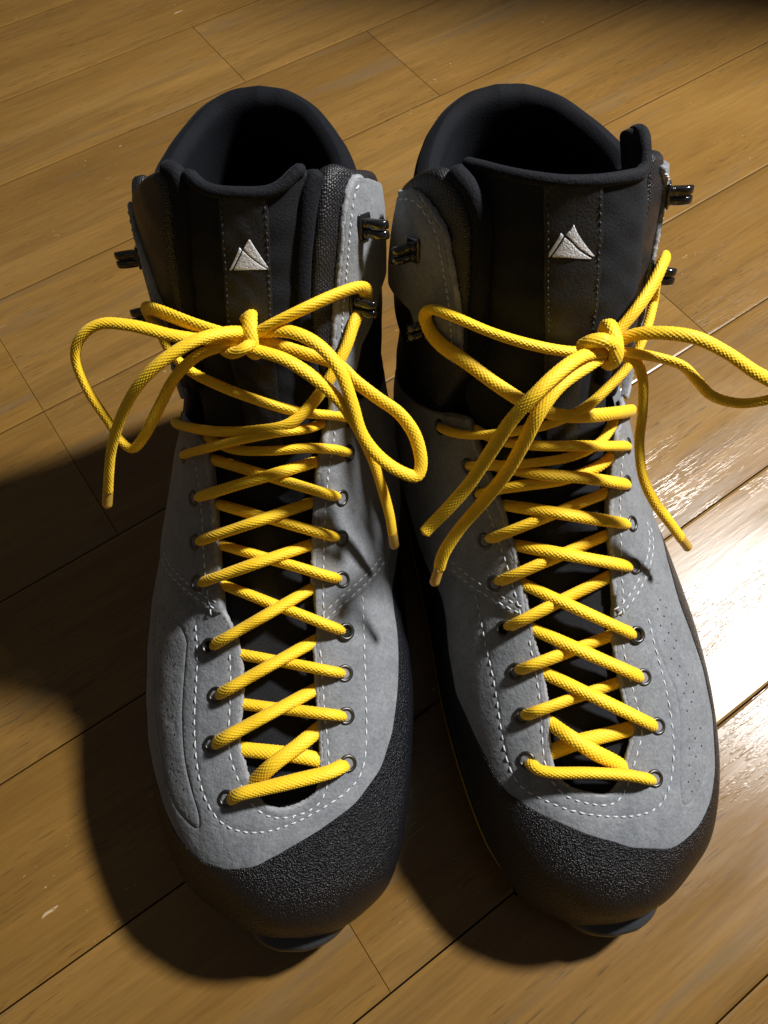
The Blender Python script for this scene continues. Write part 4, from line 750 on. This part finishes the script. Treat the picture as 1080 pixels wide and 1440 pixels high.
def hook(K, u, v, s, parent):
    """speed hook: riveted base plate and two lacquered prongs curling outwards and up"""
    p, n, t, sx = K.frame(u, v); p = p + n * 6.3
    o = P(u, v + s * .01) - P(u, v); o -= n * np.dot(o, n); o /= np.linalg.norm(o)     # away from the throat
    V, F = [], []
    def boxpath(path, wa, wb, axis):
        """sweep a rounded rectangle (wa along axis, wb across) down a path"""
        path = spline(path, .5); T = np.gradient(path, axis=0); T /= np.linalg.norm(T, axis=1, keepdims=True)
        b0 = len(V); m = 12
        for i, c in enumerate(path):
            B = np.cross(T[i], axis); B /= np.linalg.norm(B)
            f = 1.0 if 0 < i < len(path) - 1 else .6
            for j in range(m):
                a = 2 * math.pi * j / m; ca, sa_ = math.cos(a), math.sin(a)
                V.append(c + f * (axis * wa * math.copysign(abs(ca) ** .5, ca) + B * wb * math.copysign(abs(sa_) ** .5, sa_)))
        for i in range(len(path) - 1):
            for j in range(m):
                x, y = b0 + i * m + j, b0 + i * m + (j + 1) % m; F.append((x, y, y + m, x + m))
        F.append(tuple(reversed(range(b0, b0 + m)))); F.append(tuple(range(b0 + (len(path) - 1) * m, b0 + len(path) * m)))
    # base plate
    boxpath([p - o * 3.2 + n * .3, p + n * .45, p + o * 4.2 + n * .3], 4.6, .55, t)
    for d in (-1.75, 1.75):
        q = p + t * d
        boxpath([q - o * 1.5 + n * .4, q - o * .3 + n * 1.6, q + n * 3.6, q + o * .6 + n * 5.6, q + o * 1.8 + n * 6.9 , q + o * 3.2 + n * 7.0], 1.5, 1.15, t)
    K.out('lace_hook', V, F, M['hook'], parent)

build('L', 'grey suede hiking boot standing on the left, its tongue centred and lateral side in shadow')
build('R', 'grey suede hiking boot standing on the right, toe turned out, tongue slipped sideways')

# ---------------------------------------------------------------- unseen table added so its edge shades the far right of the floor
def added_shade_table():
    m, nt, b = mat('added_table_wood'); v = coords(nt, (2, 30, 30))
    nt.links.new(ramp(nt, noise(nt, v, 6, 4), [(.3, (.035, .018, .009)), (.7, (.075, .040, .018))]), b.inputs['Base Color']); setp(b, Roughness=.4)
    t = bpy.data.objects.new('added_shade_table', None); COL.objects.link(t)
    t.location = (.80, .798, 0); t.rotation_euler = (0, 0, math.radians(-7))
    tag(t, 'dark wooden table added out of view to shade the far right of the floor', 'table')
    def boxm(name, x0, x1, y0, y1, z0, z1, bev):
        vs = []
        for z, i in ((z0, bev), (z0 + bev, 0), (z1 - bev, 0), (z1, bev)):
            vs += [(x0 + i, y0 + i, z), (x1 - i, y0 + i, z), (x1 - i, y1 - i, z), (x0 + i, y1 - i, z)]
        fs = [(3, 2, 1, 0), (12, 13, 14, 15)]
        for k in (0, 4, 8):
            for j in range(4):
                a, c = k + j, k + (j + 1) % 4; fs.append((a, c, c + 4, a + 4))
        return mesh_obj(name, vs, fs, m, t, smooth=False)
    boxm('added_table_top', -.42, .45, -.262, .28, .600, .625, .003)
    boxm('added_table_apron', -.36, .39, -.20, .22, .545, .600, .002)
    for x in (-.36, .34):
        for y in (-.20, .17): boxm('added_table_leg', x, x + .05, y, y + .05, 0.0, .55, .003)
added_shade_table()
